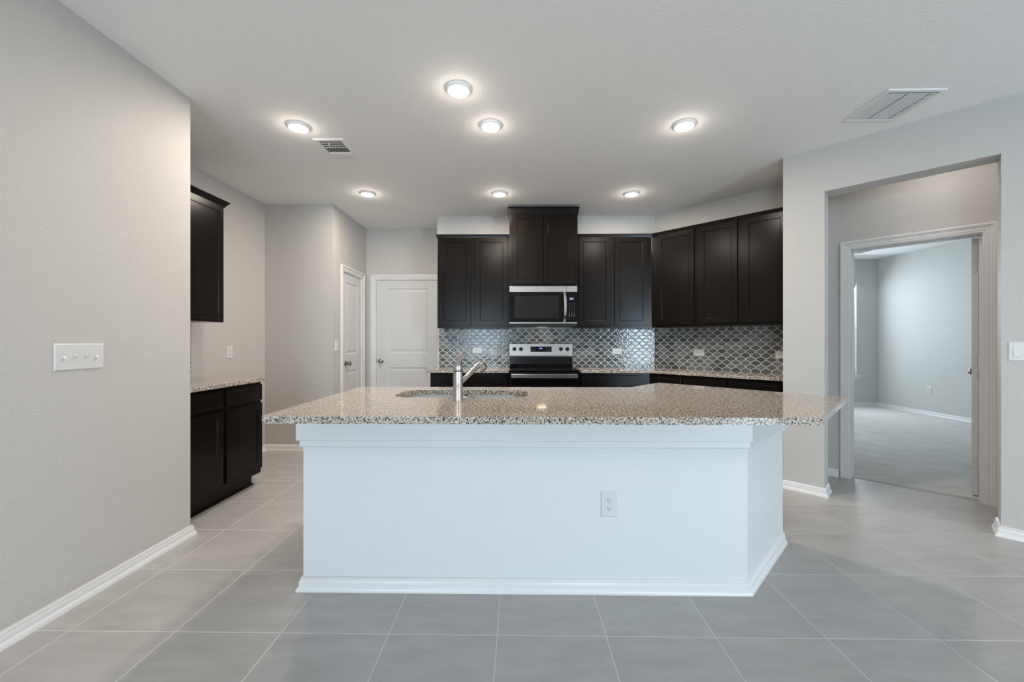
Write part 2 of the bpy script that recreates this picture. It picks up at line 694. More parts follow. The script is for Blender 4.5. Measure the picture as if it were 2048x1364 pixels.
# bedroom shell
wall_run('wall_bedroom_far', (2.7, 7.5), (6.7, 7.5), 0.12, [(2.60, 3.60, 0.585, 2.36)], mat=BEDW)
st(ob('wall_bedroom_right', bx(6.7, 2.1, 0, 6.82, 7.62, H), BEDW))
wall_run('wall_bedroom_left', (2.95, 4.0), (2.95, 7.5), 0.12, [(1.2, 2.6, 0.6, 2.3)], mat=BEDW)
st(ob('wall_bedroom_near', bx(4.25, 2.1, 0, 6.7, 2.22, H), BEDW))
# the rest of the living area behind the camera
wall_run('wall_rear', (5.2, -4.0), (XL - 0.14, -4.0), 0.14, [(0.40, 1.50, 0.0, 2.15), (5.60, 7.10, 0.6, 2.1)])
wall_run('wall_side', (5.2, 0.36), (5.2, -4.14), 0.12, [(0.81, 3.41, 0.55, 2.35)])

# ------------------------------------------------------------------ windows
GLASS, N_, L_, b_ = newmat('window_glass')
tr = N_.new('ShaderNodeBsdfTransparent')
gl = N_.new('ShaderNodeBsdfGlossy')
gl.inputs['Roughness'].default_value = 0.02
mxs = N_.new('ShaderNodeMixShader')
mxs.inputs[0].default_value = 0.06
L_.new(tr.outputs[0], mxs.inputs[1])
L_.new(gl.outputs[0], mxs.inputs[2])
L_.new(mxs.outputs[0], N_['Material Output'].inputs['Surface'])


def window(name, w, z0, z1, loc, rot, mid=True):
    """Frame in local XZ at y=0..0.05, x 0..w."""
    bm = bmesh.new()
    t = 0.05
    box(bm, 0, 0, z0, t, 0.06, z1)
    box(bm, w - t, 0, z0, w, 0.06, z1)
    box(bm, t, 0, z0, w - t, 0.06, z0 + t)
    box(bm, t, 0, z1 - t, w - t, 0.06, z1)
    if mid:
        zm = (z0 + z1) / 2
        box(bm, t, 0.005, zm - 0.02, w - t, 0.055, zm + 0.02)
    o = st(ob(name, bm, TRIM, loc=loc, rot=rot))
    ob('pane', bx(t, 0.028, z0 + t, w - t, 0.032, z1 - t), GLASS, o)
    return o


w4 = window('window_1', 1.0, 0.585, 2.36, (5.30, 7.555, 0), (0, 0, 0))
ob('sill', bx(-0.05, -0.095, 0.555, 1.05, 0.0, 0.585), TRIM, w4, bevel=0.004)
ob('apron', bx(-0.03, -0.068, 0.50, 1.03, -0.057, 0.555), TRIM, w4)
window('window_2', 1.4, 0.6, 2.3, (2.88, 5.2, 0), (0, 0, PI / 2))
window('window_3', 1.5, 0.6, 2.1, (-0.40, -4.07, 0), (0, 0, PI))
window('window_4', 1.1, 0.0, 2.15, (4.80, -4.07, 0), (0, 0, PI), mid=False)
window('window_5', 2.6, 0.55, 2.35, (5.27, -0.45, 0), (0, 0, -PI / 2))

# ------------------------------------------------------------------ baseboards
BB = [(0, 0), (0.026, 0), (0.025, 0.008), (0.020, 0.018), (0.0145, 0.024), (0.0145, 0.044), (0.010, 0.051), (0.0115, 0.056),
      (0.007, 0.063), (0, 0.066)]


def baseboard(name, path, side=1, zoff=0.0):
    bm = bmesh.new()
    sweep(bm, path, [(o_, z_ + zoff) for o_, z_ in BB], side)
    return st(ob(name, bm, TRIM, smooth=True))


baseboard('baseboard_left', [(XL, -3.98), (XL, YN), (-2.21, YN)], -1)
baseboard('baseboard_niche', [(XN, 3.44), (XN, YB), (XL, YB), (XL, 4.598)], -1)
baseboard('baseboard_far', [(XL, 5.285), (XL, YF), (XL + 0.055, YF)], -1)
baseboard('baseboard_right_stub', [dg_pt(KR, WD + 0.001), dg_pt(KR, -0.752), dg_pt(KR2, -0.752)], -1)
baseboard('baseboard_right', [dg_pt(KR2, 0.489), dg_pt(KR, 0.489), dg_pt(KR, 4.80)], -1)
baseboard('baseboard_hall', [dg_pt(K2, -0.95), dg_pt(K2, -0.735)], -1)
baseboard('baseboard_bedroom', [(5.0, 7.5), (6.7, 7.5), (6.7, 2.3)], -1, 0.012)

# ------------------------------------------------------------------ doors and casings
CAS = [(0, 0), (0.067, 0), (0.067, 0.018), (0.060, 0.020), (0.050, 0.019), (0.047, 0.013), (0.038, 0.0135), (0.034, 0.010),
       (0.018, 0.0105), (0.015, 0.0075), (0.004, 0.0075), (0, 0.005)]


def casing(name, w, h, loc, rot, z0=0.0):
    """Door casing around an opening x 0..w, z 0..h, lying on local plane y=0, standing out to -y."""
    bm = bmesh.new()
    mt = Matrix(((1, 0, 0, 0), (0, 0, -1, 0), (0, 1, 0, 0), (0, 0, 0, 1)))   # (a, b, c) -> (a, -c, b)
    sweep(bm, [(0, z0), (0, h), (w, h), (w, z0)], CAS, 1, mtx=mt)
    return st(ob(name, bm, TRIM, loc=loc, rot=rot, smooth=True))


def jamb(name, w, h, depth, loc, rot, stop=True):
    bm = bmesh.new()
    t = 0.014
    box(bm, 0, 0, 0, t, depth, h)
    box(bm, w - t, 0, 0, w, depth, h)
    box(bm, t, 0, h - t, w - t, depth, h)
    return st(ob(name, bm, TRIM, loc=loc, rot=rot))


def knob(parent, x, z, y=0.0, mat=NICKEL):
    bm = bmesh.new()
    mt = Matrix.Translation((x, y, z)) @ Matrix.Rotation(PI / 2, 4, 'X')
    lathe(bm, [(0, 0), (0.032, 0), (0.033, 0.004), (0.028, 0.009), (0.014, 0.012), (0.012, 0.030), (0.018, 0.036),
               (0.026, 0.044), (0.0285, 0.054), (0.025, 0.063), (0.015, 0.068), (0, 0.069)], 28, mt)
    return ob('door_knob', bm, mat, parent, smooth=True)


def panel_door(name, w, h, loc, rot, knob_x, hinges_x=None, z0=0.012, yface=0.0):
    """Two-panel door, local face at y=0 facing -y, slab behind it."""
    t = 0.035
    bm = bmesh.new()
    sx = 0.165 if w > 0.7 else 0.11
    z_a, z_b, z_c, z_d = 0.22, 0.86, 1.055, h - 0.11
    # stiles and rails
    box(bm, 0, 0, z0, sx, t, h)
    box(bm, w - sx, 0, z0, w, t, h)
    for a, b in ((z0, z_a), (z_b, z_c), (z_d, h)):
        box(bm, sx, 0, a, w - sx, t, b)
    for a, b in ((z_a, z_b), (z_c, z_d)):
        relief(bm, sx, a, w - sx, b, t, [(0, 0.0), (0.010, 0.007), (0.020, 0.009), (0.045, 0.004), (0.055, 0.003)])
    o = st(ob(name, bm, DOORP, loc=loc, rot=rot))
    knob(o, knob_x, 0.95)
    ob('latch_plate', bx(0.0005 - 0.004, -0.002, 0.925, 0.004, 0.004, 0.98), NICKEL, o)
    if hinges_x is not None:
        for z in (0.26, 1.06, 1.80):
            hb = bmesh.new()
            mt = Matrix.Translation((hinges_x, -0.006, z))
            lathe(hb, [(0, -0.046), (0.005, -0.046), (0.006, -0.044), (0.006, 0.044), (0.005, 0.047), (0, 0.048)], 14, mt)
            ob('hinge', hb, PLATE, o, smooth=True)
    return o


# pantry door on the x = XL face
Y0 = YB + 0.101
panel_door('door_1', 0.55, 2.040, (XL - 0.012, Y0 + 0.165, 0), (0, 0, PI / 2), 0.085, 0.553)
casing('trim_1', 0.564, 2.046, (XL + 0.0005, Y0 + 0.158, 0), (0, 0, PI / 2))
jamb('trim_2', 0.58, 2.055, 0.12, (XL, Y0 + 0.150, 0), (0, 0, PI / 2))
# entry door on the far wall
panel_door('door_2', 0.862, 2.045, (XL + 0.133, YF + 0.012, 0), (0, 0, 0), 0.066)
casing('trim_3', 0.876, 2.050, (XL + 0.126, YF - 0.0005, 0), (0, 0, 0))
jamb('trim_4', 0.892, 2.060, 0.12, (XL + 0.118, YF, 0), (0, 0, 0))
# bedroom doorway
jx, jy = dg_pt(K2, DL0)
wj = (DL1 - DL0) * S2
jamb('trim_5', wj, 2.040, 0.115, (jx, jy, 0), (0, 0, -PI / 4))
ex, ey = dg_pt(K2 - 0.0008, DL0 + 0.008 * 1.414)
casing('trim_6', wj - 0.016, 2.034, (ex, ey, 0), (0, 0, -PI / 4))
# stop strips on the jamb
bm = bmesh.new()
box(bm, 0.014, 0.045, 0, 0.026, 0.075, 2.026)
box(bm, wj - 0.026, 0.045, 0, wj - 0.014, 0.075, 2.026)
box(bm, 0.026, 0.045, 2.014, wj - 0.026, 0.075, 2.026)
st(ob('trim_7', bm, TRIM, loc=(jx, jy, 0), rot=(0, 0, -PI / 4)))
# open bedroom door, swung into the room on its hinges at the right jamb
hx, hy = 3.571, 3.139
d3 = panel_door('door_3', 0.70, 2.02, (hx, hy, 0), (0, 0, math.radians(37.5)), 0.63, None, z0=0.02)
for z in (0.28, 1.06, 1.80):
    hb = bmesh.new()
    box(hb, -0.004, 0.006, z - 0.045, 0.0, 0.030, z + 0.045)
    lathe(hb, [(0, -0.045), (0.0065, -0.045), (0.0065, 0.045), (0, 0.045)], 12, Matrix.Translation((-0.006, -0.004, z)))
    box(hb, -0.024, -0.012, z - 0.045, -0.004, -0.002, z + 0.045)
    h_ = ob('hinge', hb, HINGE, d3)
bm = bmesh.new()
lathe(bm, [(0, 0), (0.032, 0), (0.033, 0.004), (0.014, 0.012), (0.012, 0.030), (0.026, 0.044), (0.0285, 0.054),
           (0.015, 0.068), (0, 0.069)], 24, Matrix.Translation((0.63, 0.035, 0.95)) @ Matrix.Rotation(-PI / 2, 4, 'X'))
ob('door_knob', bm, NICKEL, d3, smooth=True)

# ------------------------------------------------------------------ cabinets
DOOR_STEPS = [(0.0, -0.016), (0.0015, -0.019), (0.047, -0.019), (0.049, -0.0165), (0.055, -0.0165), (0.060, -0.011)]
DRAW_STEPS = [(0.0, -0.016), (0.003, -0.019), (0.020, -0.019), (0.0215, -0.0175), (0.024, -0.0175), (0.0255, -0.0185)]


def cab_door(parent, x0, x1, z0, z1):
    bm = bmesh.new()
    relief(bm, x0, z0, x1, z1, -0.0005, DOOR_STEPS)
    return ob('door', bm, CAB, parent)


def cab_drawer(parent, x0, x1, z0, z1):
    bm = bmesh.new()
    relief(bm, x0, z0, x1, z1, -0.0005, DRAW_STEPS)
    return ob('drawer', bm, CAB, parent)


def crown_prof(z0, z1, out):
    h_ = z1 - z0
    return [(0, z0), (0.006, z0), (0.008, z0 + h_ * .15), (out * .45, z0 + h_ * .45), (out * .85, z0 + h_ * .78),
            (out * .86, z0 + h_ * .86), (out, z0 + h_ * .88), (out, z1), (0, z1)]


def carcass(parent, poly, z0, z1):
    return ob('carcass', pr(poly, z0, z1), CAB, parent)


def upper_cabinet(label, loc, rot, w, depth, z0, z1, doors, dz0, dz1, crown, poly=None, crown_path=None):
    t = thing('upper_cabinet', label, 'cabinet', loc, rot)
    carcass(t, poly or [(0, 0), (w, 0), (w, depth), (0, depth)], z0, z1)
    for a, b in doors:
        cab_door(t, a, b, dz0, dz1)
    if crown:
        bm = bmesh.new()
        sweep(bm, crown_path or [(0, 0), (w, 0)], crown_prof(*crown), -1)
        ob('crown_moulding', bm, CAB, t, smooth=True)
    return t


# back wall, left pair
yU = 4.53
upper_cabinet('dark brown two-door wall cabinet left of the microwave, beside the white entry door', (-0.915, yU, 0), 0,
              0.820, YK - yU - 0.002, 1.368, 2.400,
              [(0.017, 0.382), (0.434, 0.800)], 1.394, 2.394, (2.392, 2.432, 0.018), crown_path=[(0, 0.31), (0, 0), (0.82, 0)])
# tall pair over the microwave
yT = 4.45
upper_cabinet('dark two-door cabinet above the microwave, raised almost to the ceiling', (-0.093, yT, 0), 0,
              0.760, YK - yT - 0.002, 1.835, 2.66, [(0.034, 0.373), (0.381, 0.720)], 1.852, 2.634, (2.628, 2.712, 0.020),
              crown_path=[(0, 0.395), (0, 0), (0.760, 0), (0.760, 0.395)])
# right pair
upper_cabinet('dark two-door wall cabinet between the microwave and the angled corner', (0.669, yU, 0), 0,
              0.845, YK - yU - 0.002, 1.368, 2.400,
              [(0.022, 0.382), (0.428, 0.797)], 1.394, 2.394, (2.392, 2.432, 0.018), crown_path=[(0, 0), (0.845, 0)])
# diagonal uppers, local frame: x along the wall, face at y = 0
cx, cy = 1.5185, yU       # front corner of the diagonal run
t0 = 0.3155
upper_cabinet('dark single-door wall cabinet at the left start of the angled wall', (cx, cy, 0), -PI / 4,
              0.495, t0, 1.372, 2.400, [(0.068, 0.470)], 1.398, 2.394, (2.392, 2.432, 0.018),
              poly=[(0.002, 0), (0.494, 0), (0.494, t0), (0.002, t0)])
upper_cabinet('dark two-door wall cabinet on the angled wall, against the white wall end',
              (cx + 0.496 * S2, cy - 0.496 * S2, 0), -PI / 4,
              0.826, t0, 1.372, 2.400, [(0.023, 0.385), (0.432, 0.794)], 1.398, 2.394, (2.392, 2.432, 0.018))
# niche upper
upper_cabinet('dark wall cabinet in the left recess, half hidden by the near left wall', (-2.50, 2.475, 0), PI / 2,
              0.873, 0.318, 1.377, 2.37, [(0.02, 0.425), (0.438, 0.850)], 1.395, 2.352, (2.350, 2.402, 0.036),
              crown_path=[(0, 0), (0.873, 0), (0.873, 0.318)])


def base_cabinet(label, loc, rot, w, depth, drawers, doors, poly=None, toe=None, end_right=False, dz=(0.722, 0.855), doz=(0.150, 0.700)):
    t = thing('base_cabinet', label, 'cabinet', loc, rot)
    carcass(t, poly or [(0, 0), (w, 0), (w, depth), (0, depth)], 0.105, 0.877)
    ob('toe_kick', pr(toe or [(0.0, 0.07), (w - (0.0), 0.07), (w - 0.0, depth), (0, depth)], 0.0, 0.105), CAB, t)
    for a, b in drawers:
        cab_drawer(t, a, b, *dz)
    for a, b in doors:
        cab_door(t, a, b, *doz)
    return t


nb = base_cabinet('black-brown base cabinet with two doors and two drawers in the left recess', (-2.19, 2.476, 0), PI / 2, 0.886, 0.628,
                  [(0.02, 0.432), (0.466, 0.878)], [(0.02, 0.432), (0.466, 0.878)],
                  toe=[(0.0, 0.07), (0.872, 0.07), (0.872, 0.628), (0, 0.628)])
bm = bmesh.new()
sweep(bm, [(0.0, 0.07), (0.872, 0.07), (0.872, 0.62)], [(0, 0), (0.012, 0), (0.012, 0.008), (0.008, 0.014), (0, 0.016)], -1)
ob('shoe_moulding', bm, CAB, nb)
yBf = 4.29
base_cabinet('dark base cabinet left of the range, with two drawer fronts', (-0.943, yBf, 0), 0, 0.838, YK - yBf - 0.002,
             [(0.026, 0.400), (0.444, 0.812)], [(0.026, 0.400), (0.444, 0.812)])
base_cabinet('dark base cabinet right of the range, with one wide drawer front', (0.674, yBf, 0), 0, 0.738, YK - yBf - 0.002,
             [(0.018, 0.648)], [(0.018, 0.325), (0.341, 0.648)])
kb = 1.4125 + yBf
dB = (KD - kb) * S2
base_cabinet('narrow dark base cabinet at the left start of the angled wall', (1.4125, yBf, 0), -PI / 4, 0.354, dB - 0.002,
             [(0.085, 0.345)], [(0.085, 0.345)], poly=[(0.002, 0), (0.353, 0), (0.353, dB - 0.002), (-0.22, dB - 0.002)],
             toe=[(-0.02, 0.07), (0.353, 0.07), (0.353, dB - 0.002), (-0.22, dB - 0.002)])
base_cabinet('dark single base cabinet in the middle of the angled wall', (1.4125 + 0.355 * S2, yBf - 0.355 * S2, 0), -PI / 4, 0.415, dB - 0.002,
             [(0.010, 0.405)], [(0.010, 0.405)])
wl = (WD + 2.8775) * S2 - 0.772 - 0.002
base_cabinet('dark base cabinet on the angled wall, against the white wall end', (1.4125 + 0.771 * S2, yBf - 0.771 * S2, 0), -PI / 4,
             wl, dB - 0.002, [(0.010, wl - 0.025)], [(0.010, wl / 2 - 0.01), (wl / 2 + 0.005, wl - 0.025)])

# ------------------------------------------------------------------ countertops on the walls
tag(slab_with_holes('countertop', [(-0.972, 4.255), (-0.1, 4.255), (-0.1, YK - 0.002), (-0.972, YK - 0.002)], [], 0.878, 0.908, GRANITE),
    'short speckled granite worktop left of the range', 'countertop')
kc = kb - 0.035 * 1.414
xc = kc - 4.255
tag(slab_with_holes('countertop', [(0.671, 4.255), (xc, 4.255), dg_pt(kc, WD - 0.003), dg_pt(KD - 0.003, WD - 0.003), (KXC, YK - 0.002), (0.671, YK - 0.002)],
                    [], 0.878, 0.908, GRANITE), 'granite worktop right of the range, turning along the angled wall', 'countertop')
tag(slab_with_holes('countertop', [(XN + 0.002, YN + 0.003), (-2.155, YN + 0.003), (-2.155, 3.385), (XN + 0.002, 3.385)], [], 0.878, 0.908, GRANITE),
    'granite worktop on the base cabinet in the left recess', 'countertop')

# ------------------------------------------------------------------ backsplash
BS1 = make_backsplash('lantern_tile_back', 1.055, 1.307)
BS2 = make_backsplash('lantern_tile_angled', 0.0737, 1.2686)
BS3 = make_backsplash('lantern_tile_recess', 0.03, 1.2686)
tag(ob('backsplash', bx(-0.958, YK - 0.010, 0.9085, KXC - 0.006, YK - 0.0005, 1.367), BS1),
    'grey lantern tile backsplash with pale grout on the straight back wall behind the range', 'backsplash')
ls = (WD - (KXC - YK)) * S2 - 0.003
tag(ob('backsplash', bx(0.006, -0.010, 0.9085, ls, -0.0005, 1.371), BS2, loc=(KXC, YK, 0), rot=(0, 0, -PI / 4)),
    'grey lantern tile backsplash with pale grout on the angled wall at the right', 'backsplash')
tag(ob('backsplash', bx(0.004, -0.010, 0.9085, 0.915, -0.0005, 1.376), BS3, loc=(XN, YN, 0), rot=(0, 0, PI / 2)),
    'strip of grey lantern tile backsplash in the left recess', 'backsplash')

# ------------------------------------------------------------------ island
IX0, IYF = -1.054, 1.943
c0 = (1.112, IYF)                       # front right corner of the half wall
dI = c0[0] - c0[1]
KE = 4.045
e0 = dg_pt(KE, dI)                      # far end of the angled face
TH = 0.12
inner_c = (c0[0] - TH * math.tan(PI / 8), IYF + TH)
isl = thing('kitchen_island', 'white painted kitchen island with angled right end, in the middle of the room', 'kitchen island', (0, IYF, 0))


def iy(p):
    return (p[0], p[1] - IYF)


inn_e = (e0[0] - TH * S2, e0[1] + TH * S2)
ob('half_wall', pr([iy(p) for p in [(IX0, IYF), c0, e0, inn_e, inner_c, (IX0, IYF + TH)]], 0, 0.877), PANEL, isl)
# cabinets behind the half wall
cabp = [(IX0 + 0.01, IYF + TH + 0.001), (inner_c[0], inner_c[1] + 0.001), (inn_e[0] - 0.001, inn_e[1]), dg_pt(KE, -1.86), (0.79, 2.66), (IX0 + 0.01, 2.66)]
cab_bm = bmesh.new()
# hollow where the sink hangs: left block, right block, floor
prism(cab_bm, [iy(p) for p in [(IX0 + 0.01, IYF + TH + 0.001), (-0.76, IYF + TH + 0.001), (-0.76, 2.66), (IX0 + 0.01, 2.66)]], 0.105, 0.877)
prism(cab_bm, [iy(p) for p in [(0.11, IYF + TH + 0.001), (inner_c[0], inner_c[1] + 0.001), (inn_e[0] - 0.001, inn_e[1]), dg_pt(KE - 0.005, -1.86), (0.79, 2.66), (0.11, 2.66)]], 0.105, 0.877)
prism(cab_bm, [iy(p) for p in [(-0.76, IYF + TH + 0.001), (0.11, IYF + TH + 0.001), (0.11, 2.66), (-0.76, 2.66)]], 0.105, 0.60)
prism(cab_bm, [iy(p) for p in [(-0.76, 2.62), (0.11, 2.62), (0.11, 2.66), (-0.76, 2.66)]], 0.60, 0.877)
ob('cabinet_body', cab_bm, CAB, isl)
for a, b in ((-1.03, -0.62), (-0.60, -0.30), (-0.28, 0.02), (0.05, 0.40), (0.42, 0.77)):
    bm = bmesh.new()
    relief(bm, -b, 0.15, -a, 0.85, -0.0005, DOOR_STEPS)
    ob('door', bm, CAB, isl, loc=(0, 2.661 - IYF, 0), rot=(0, 0, PI))
# mouldings under the worktop: deep upper board, small lower board, thin lip
path = [iy(p) for p in [(IX0 - 0.0, IYF), c0, (e0[0] - 0.02, e0[1] - 0.02)]]
bm = bmesh.new()
sweep(bm, [(IX0 - 0.024, path[0][1])] + path[1:], [(0, 0.735), (0.020, 0.735), (0.024, 0.739), (0.024, 0.866), (0.034, 0.869), (0.034, 0.8765), (0, 0.8765)], -1)
ob('upper_trim_board', bm, TRIM, isl)
bm = bmesh.new()
sweep(bm, [(IX0 - 0.012, path[0][1])] + path[1:], [(0, 0.700), (0.009, 0.700), (0.013, 0.706), (0.013, 0.7345), (0, 0.7345)], -1)
ob('lower_trim_board', bm, TRIM, isl)
bm = bmesh.new()
pe = iy(e0)
d_ = Vector((S2, S2))
sweep(bm, [(pe[0] - 0.05 * S2, pe[1] - 0.05 * S2), (pe[0] - 0.0005, pe[1] - 0.0005)],
      [(0, 0.668), (0.006, 0.672), (0.014, 0.684), (0.026, 0.694), (0.031, 0.704), (0.031, 0.8765), (0, 0.8765)], -1)
ob('trim_return', bm, TRIM, isl)
bm = bmesh.new()
sweep(bm, [iy(p) for p in [(IX0, IYF + TH), (IX0, IYF), c0, e0]], BB, -1)
ob('baseboard', bm, TRIM, isl, smooth=True)

# island worktop with the sink opening
outer = [(-1.068, 1.632), (1.235, 1.632), (1.823, 2.234), (1.058, 3.005), (0.762, 2.700), (-1.068, 2.700)]
outer = round_corners(outer, [0.02, 0.05, 0.012, 0.02, 0.01, 0.02])
hole = round_corners([(-0.705, 2.195), (0.058, 2.195), (0.058, 2.528), (-0.705, 2.528)], 0.10, 12)
ct = slab_with_holes('island_countertop', outer, [hole], 0.878, 0.908, GRANITE, r=0.004)
tag(ct, 'large polished speckled granite worktop on the island, with the sink cut into it', 'countertop')

# ------------------------------------------------------------------ sink
sk = thing('kitchen_sink', 'stainless steel double-bowl sink sunk under the island worktop', 'sink', (-0.3235, 2.3615, 0.66))


def rr(cx_, cy_, hx_, hy_, r, seg=8):
    return round_corners([(cx_ - hx_, cy_ - hy_), (cx_ + hx_, cy_ - hy_), (cx_ + hx_, cy_ + hy_), (cx_ - hx_, cy_ + hy_)], r, seg)


def bowl(cxb, hx_):
    bm = bmesh.new()
    rings = []
    for (dx, z, r) in ((0.030, 0.2165, 0.11), (0.0, 0.2165, 0.10), (0.0, 0.205, 0.10), (-0.006, 0.05, 0.095), (-0.02, 0.015, 0.08), (-0.05, 0.002, 0.06),
                       (-0.10, 0.0, 0.03)):
        lim = min(hx_ + dx, 0.168 + dx) - 0.002
        pts = rr(cxb, 0, hx_ + min(dx, 0.012), 0.172 + dx, min(r, lim))
        rings.append([bm.verts.new((x, y, z)) for x, y in pts])
    for a, b in zip(rings, rings[1:]):
        for i in range(len(a)):
            j = (i + 1) % len(a)
            bm.faces.new((a[i], a[j], b[j], b[i]))
    bm.faces.new(rings[-1])
    o = ob('bowl', bm, SINKM, sk, smooth=True)
    dr = bmesh.new()
    lathe(dr, [(0, 0.004), (0.012, 0.004), (0.020, 0.0015), (0.042, 0.003), (0.044, 0.001)], 28, Matrix.Translation((cxb, 0, 0)))
    ob('drain', dr, CHROME, o, smooth=True)


bowl(-0.195, 0.184)
bowl(0.195, 0.184)

# ------------------------------------------------------------------ faucet
fx, fy, fz = -0.314, 2.088, 0.908
fc = thing('kitchen_faucet', 'brushed nickel pull-out faucet standing in front of the island sink', 'faucet', (fx, fy, fz))
bm = bmesh.new()
lathe(bm, [(0, 0.0005), (0.0275, 0.0005), (0.0275, 0.003), (0.0255, 0.005), (0.0250, 0.010), (0.0258, 0.08), (0.0252, 0.13), (0.0235, 0.150), (0.0232, 0.1525), (0, 0.1525)], 40)
ob('body', bm, CHROME, fc, smooth=True)
bm = bmesh.new()
lathe(bm, [(0, 0.1530), (0.0215, 0.1530), (0.0215, 0.1565), (0, 0.1565)], 32)
ob('seam_ring', bm, DKRUB, fc)
bm = bmesh.new()
lathe(bm, [(0, 0.157), (0.0232, 0.157), (0.0236, 0.16), (0.0236, 0.182), (0.022, 0.186), (0, 0.187)], 40)
cap = ob('handle_cap', bm, CHROME, fc, smooth=True)
bm = bmesh.new()
pts = [(-0.006, -0.004, 0.186), (0.000, 0.010, 0.198), (0.008, 0.030, 0.216), (0.018, 0.055, 0.232), (0.024, 0.070, 0.240)]
prev = None
for i, p in enumerate(pts):
    wv = (0.013, 0.011, 0.0125, 0.015, 0.014)[i]
    tk = (0.006, 0.005, 0.004, 0.0035, 0.003)[i]
    ring = [bm.verts.new((p[0] - wv, p[1] + .003, p[2] - tk)), bm.verts.new((p[0] + wv, p[1] - .003, p[2] - tk)),
            bm.verts.new((p[0] + wv, p[1] - .003, p[2] + tk)), bm.verts.new((p[0] - wv, p[1] + .003, p[2] + tk))]
    if prev:
        for a in range(4):
            bm.faces.new((prev[a], prev[(a + 1) % 4], ring[(a + 1) % 4], ring[a]))
    else:
        bm.faces.new(ring[::-1])
    prev = ring
bm.faces.new(prev)
ob('lever', bm, CHROME, fc, bevel=0.002)
bm = bmesh.new()
SP = [(0.004, 0.012, 0.085), (0.018, 0.028, 0.098), (0.050, 0.080, 0.132), (0.072, 0.116, 0.158), (0.080, 0.128, 0.1665)]
tube(bm, SP, [0.0125, 0.0130, 0.0138, 0.0150, 0.0160], 24)
ob('spout', bm, CHROME, fc, smooth=True)
bm = bmesh.new()
SH = [(0.080, 0.128, 0.1665), (0.087, 0.139, 0.1735), (0.094, 0.150, 0.1765), (0.102, 0.160, 0.1740), (0.109, 0.168, 0.167), (0.114, 0.174, 0.160)]
tube(bm, SH, [0.0162, 0.0185, 0.0215, 0.0245, 0.0258, 0.0255], 28)
sh = ob('spray_head', bm, CHROME, fc, smooth=True)
bm = bmesh.new()
tube(bm, [(0.114, 0.174, 0.160), (0.1165, 0.177, 0.1568)], [0.0268, 0.0262], 28)
ob('spray_ring', bm, DKRUB, sh, smooth=True)

# ------------------------------------------------------------------ range
RX = 0.2785
rg = thing('electric_range', 'stainless and black freestanding electric range under the microwave', 'stove', (RX, 4.25, 0))
ob('body', bx(-0.376, 0.02, 0.02, 0.376, 0.585, 0.892), BLACKE, rg)
bm = bmesh.new()
box(bm, -0.3785, -0.012, 0.893, 0.3785, 0.535, 0.914)
ctp = ob('cooktop', bm, BLACKG, rg, bevel=0.006, seg=3)
for (bxx, byy, r_) in ((-0.19, 0.13, 0.10), (0.19, 0.13, 0.085), (-0.19, 0.39, 0.075), (0.19, 0.39, 0.10), (0, 0.42, 0.05)):
    bm = bmesh.new()
    lathe(bm, [(r_, 0.9142), (r_ + 0.0015, 0.9144), (r_ + 0.003, 0.9142)], 48, Matrix.Translation((bxx, byy, 0)))
    ob('burner_ring', bm, plain('burner_print', (0.06, 0.06, 0.06), 0.3), ctp)
# back guard: black riser then steel console
bm = bmesh.new()
mt = Matrix(((0, 0, 1, -0.372), (1, 0, 0, 0), (0, 1, 0, 0), (0, 0, 0, 1)))
prof = [(0.505, 0.915), (0.525, 0.945), (0.532, 1.03), (0.585, 1.03), (0.585, 0.915)]
a = [bm.verts.new((-0.374, y, z)) for y, z in prof]
b = [bm.verts.new((0.374, y, z)) for y, z in prof]
bm.faces.new(a)
bm.faces.new(b[::-1])
for i in range(5):
    j = (i + 1) % 5
    bm.faces.new((a[i], a[j], b[j], b[i]))
ob('riser', bm, BLACKE, rg)
bm = bmesh.new()
prof = [(0.527, 1.031), (0.525, 1.045), (0.537, 1.188), (0.543, 1.194), (0.585, 1.194), (0.585, 1.031)]
a = [bm.verts.new((-0.378, y, z)) for y, z in prof]
b = [bm.verts.new((0.378, y, z)) for y, z in prof]
bm.faces.new(a)
bm.faces.new(b[::-1])
for i in range(6):
    j = (i + 1) % 6
    bm.faces.new((a[i], a[j], b[j], b[i]))
con = ob('control_console', bm, STEEL, rg, bevel=0.002)
tilt = math.atan2(0.012, 0.143)
for kx in (-0.3185, -0.2395, 0.2395, 0.3175):
    bm = bmesh.new()
    lathe(bm, [(0, 0), (0.0225, 0), (0.0225, 0.006), (0.0195, 0.010), (0.0175, 0.026), (0.0155, 0.029), (0, 0.0295)], 28)
    box(bm, -0.004, -0.017, 0.029, 0.004, 0.017, 0.034)
    ob('knob', bm, BLACKP, con, loc=(kx, 0.5315, 1.123), rot=(PI / 2 - tilt, 0, 0), smooth=True)
dsp = ob('display_panel', bx(-0.1255, -0.0015, -0.032, 0.1265, 0.001, 0.032), BLACKG, con, loc=(0, 0.5312, 1.121), rot=(-tilt, 0, 0))
text_mesh('digits', '3:20', 0.022, BLUED, dsp, (-0.004, -0.002, 0.010), (PI / 2, 0, 0))
for grp in ((-0.110, -0.090, -0.070), (0.064, 0.083, 0.102)):
    bm = bmesh.new()
    for kx in grp:
        for kz in (-0.016, 0.0, 0.014):
            box(bm, kx - 0.0035, -0.0022, kz - 0.0012, kx + 0.0035, -0.0016, kz + 0.0012)
    ob('key_marks', bm, KEYS, dsp)
bm = bmesh.new()
box(bm, -0.374, -0.010, 0.20, 0.374, 0.019, 0.885)
od = ob('oven_door', bm, BLACKG, rg, bevel=0.004)
bm = bmesh.new()
box(bm, -0.349, -0.075, 0.832, 0.349, -0.055, 0.872)
hd = ob('handle', bm, BRIGHTST, od, bevel=0.004, seg=3)
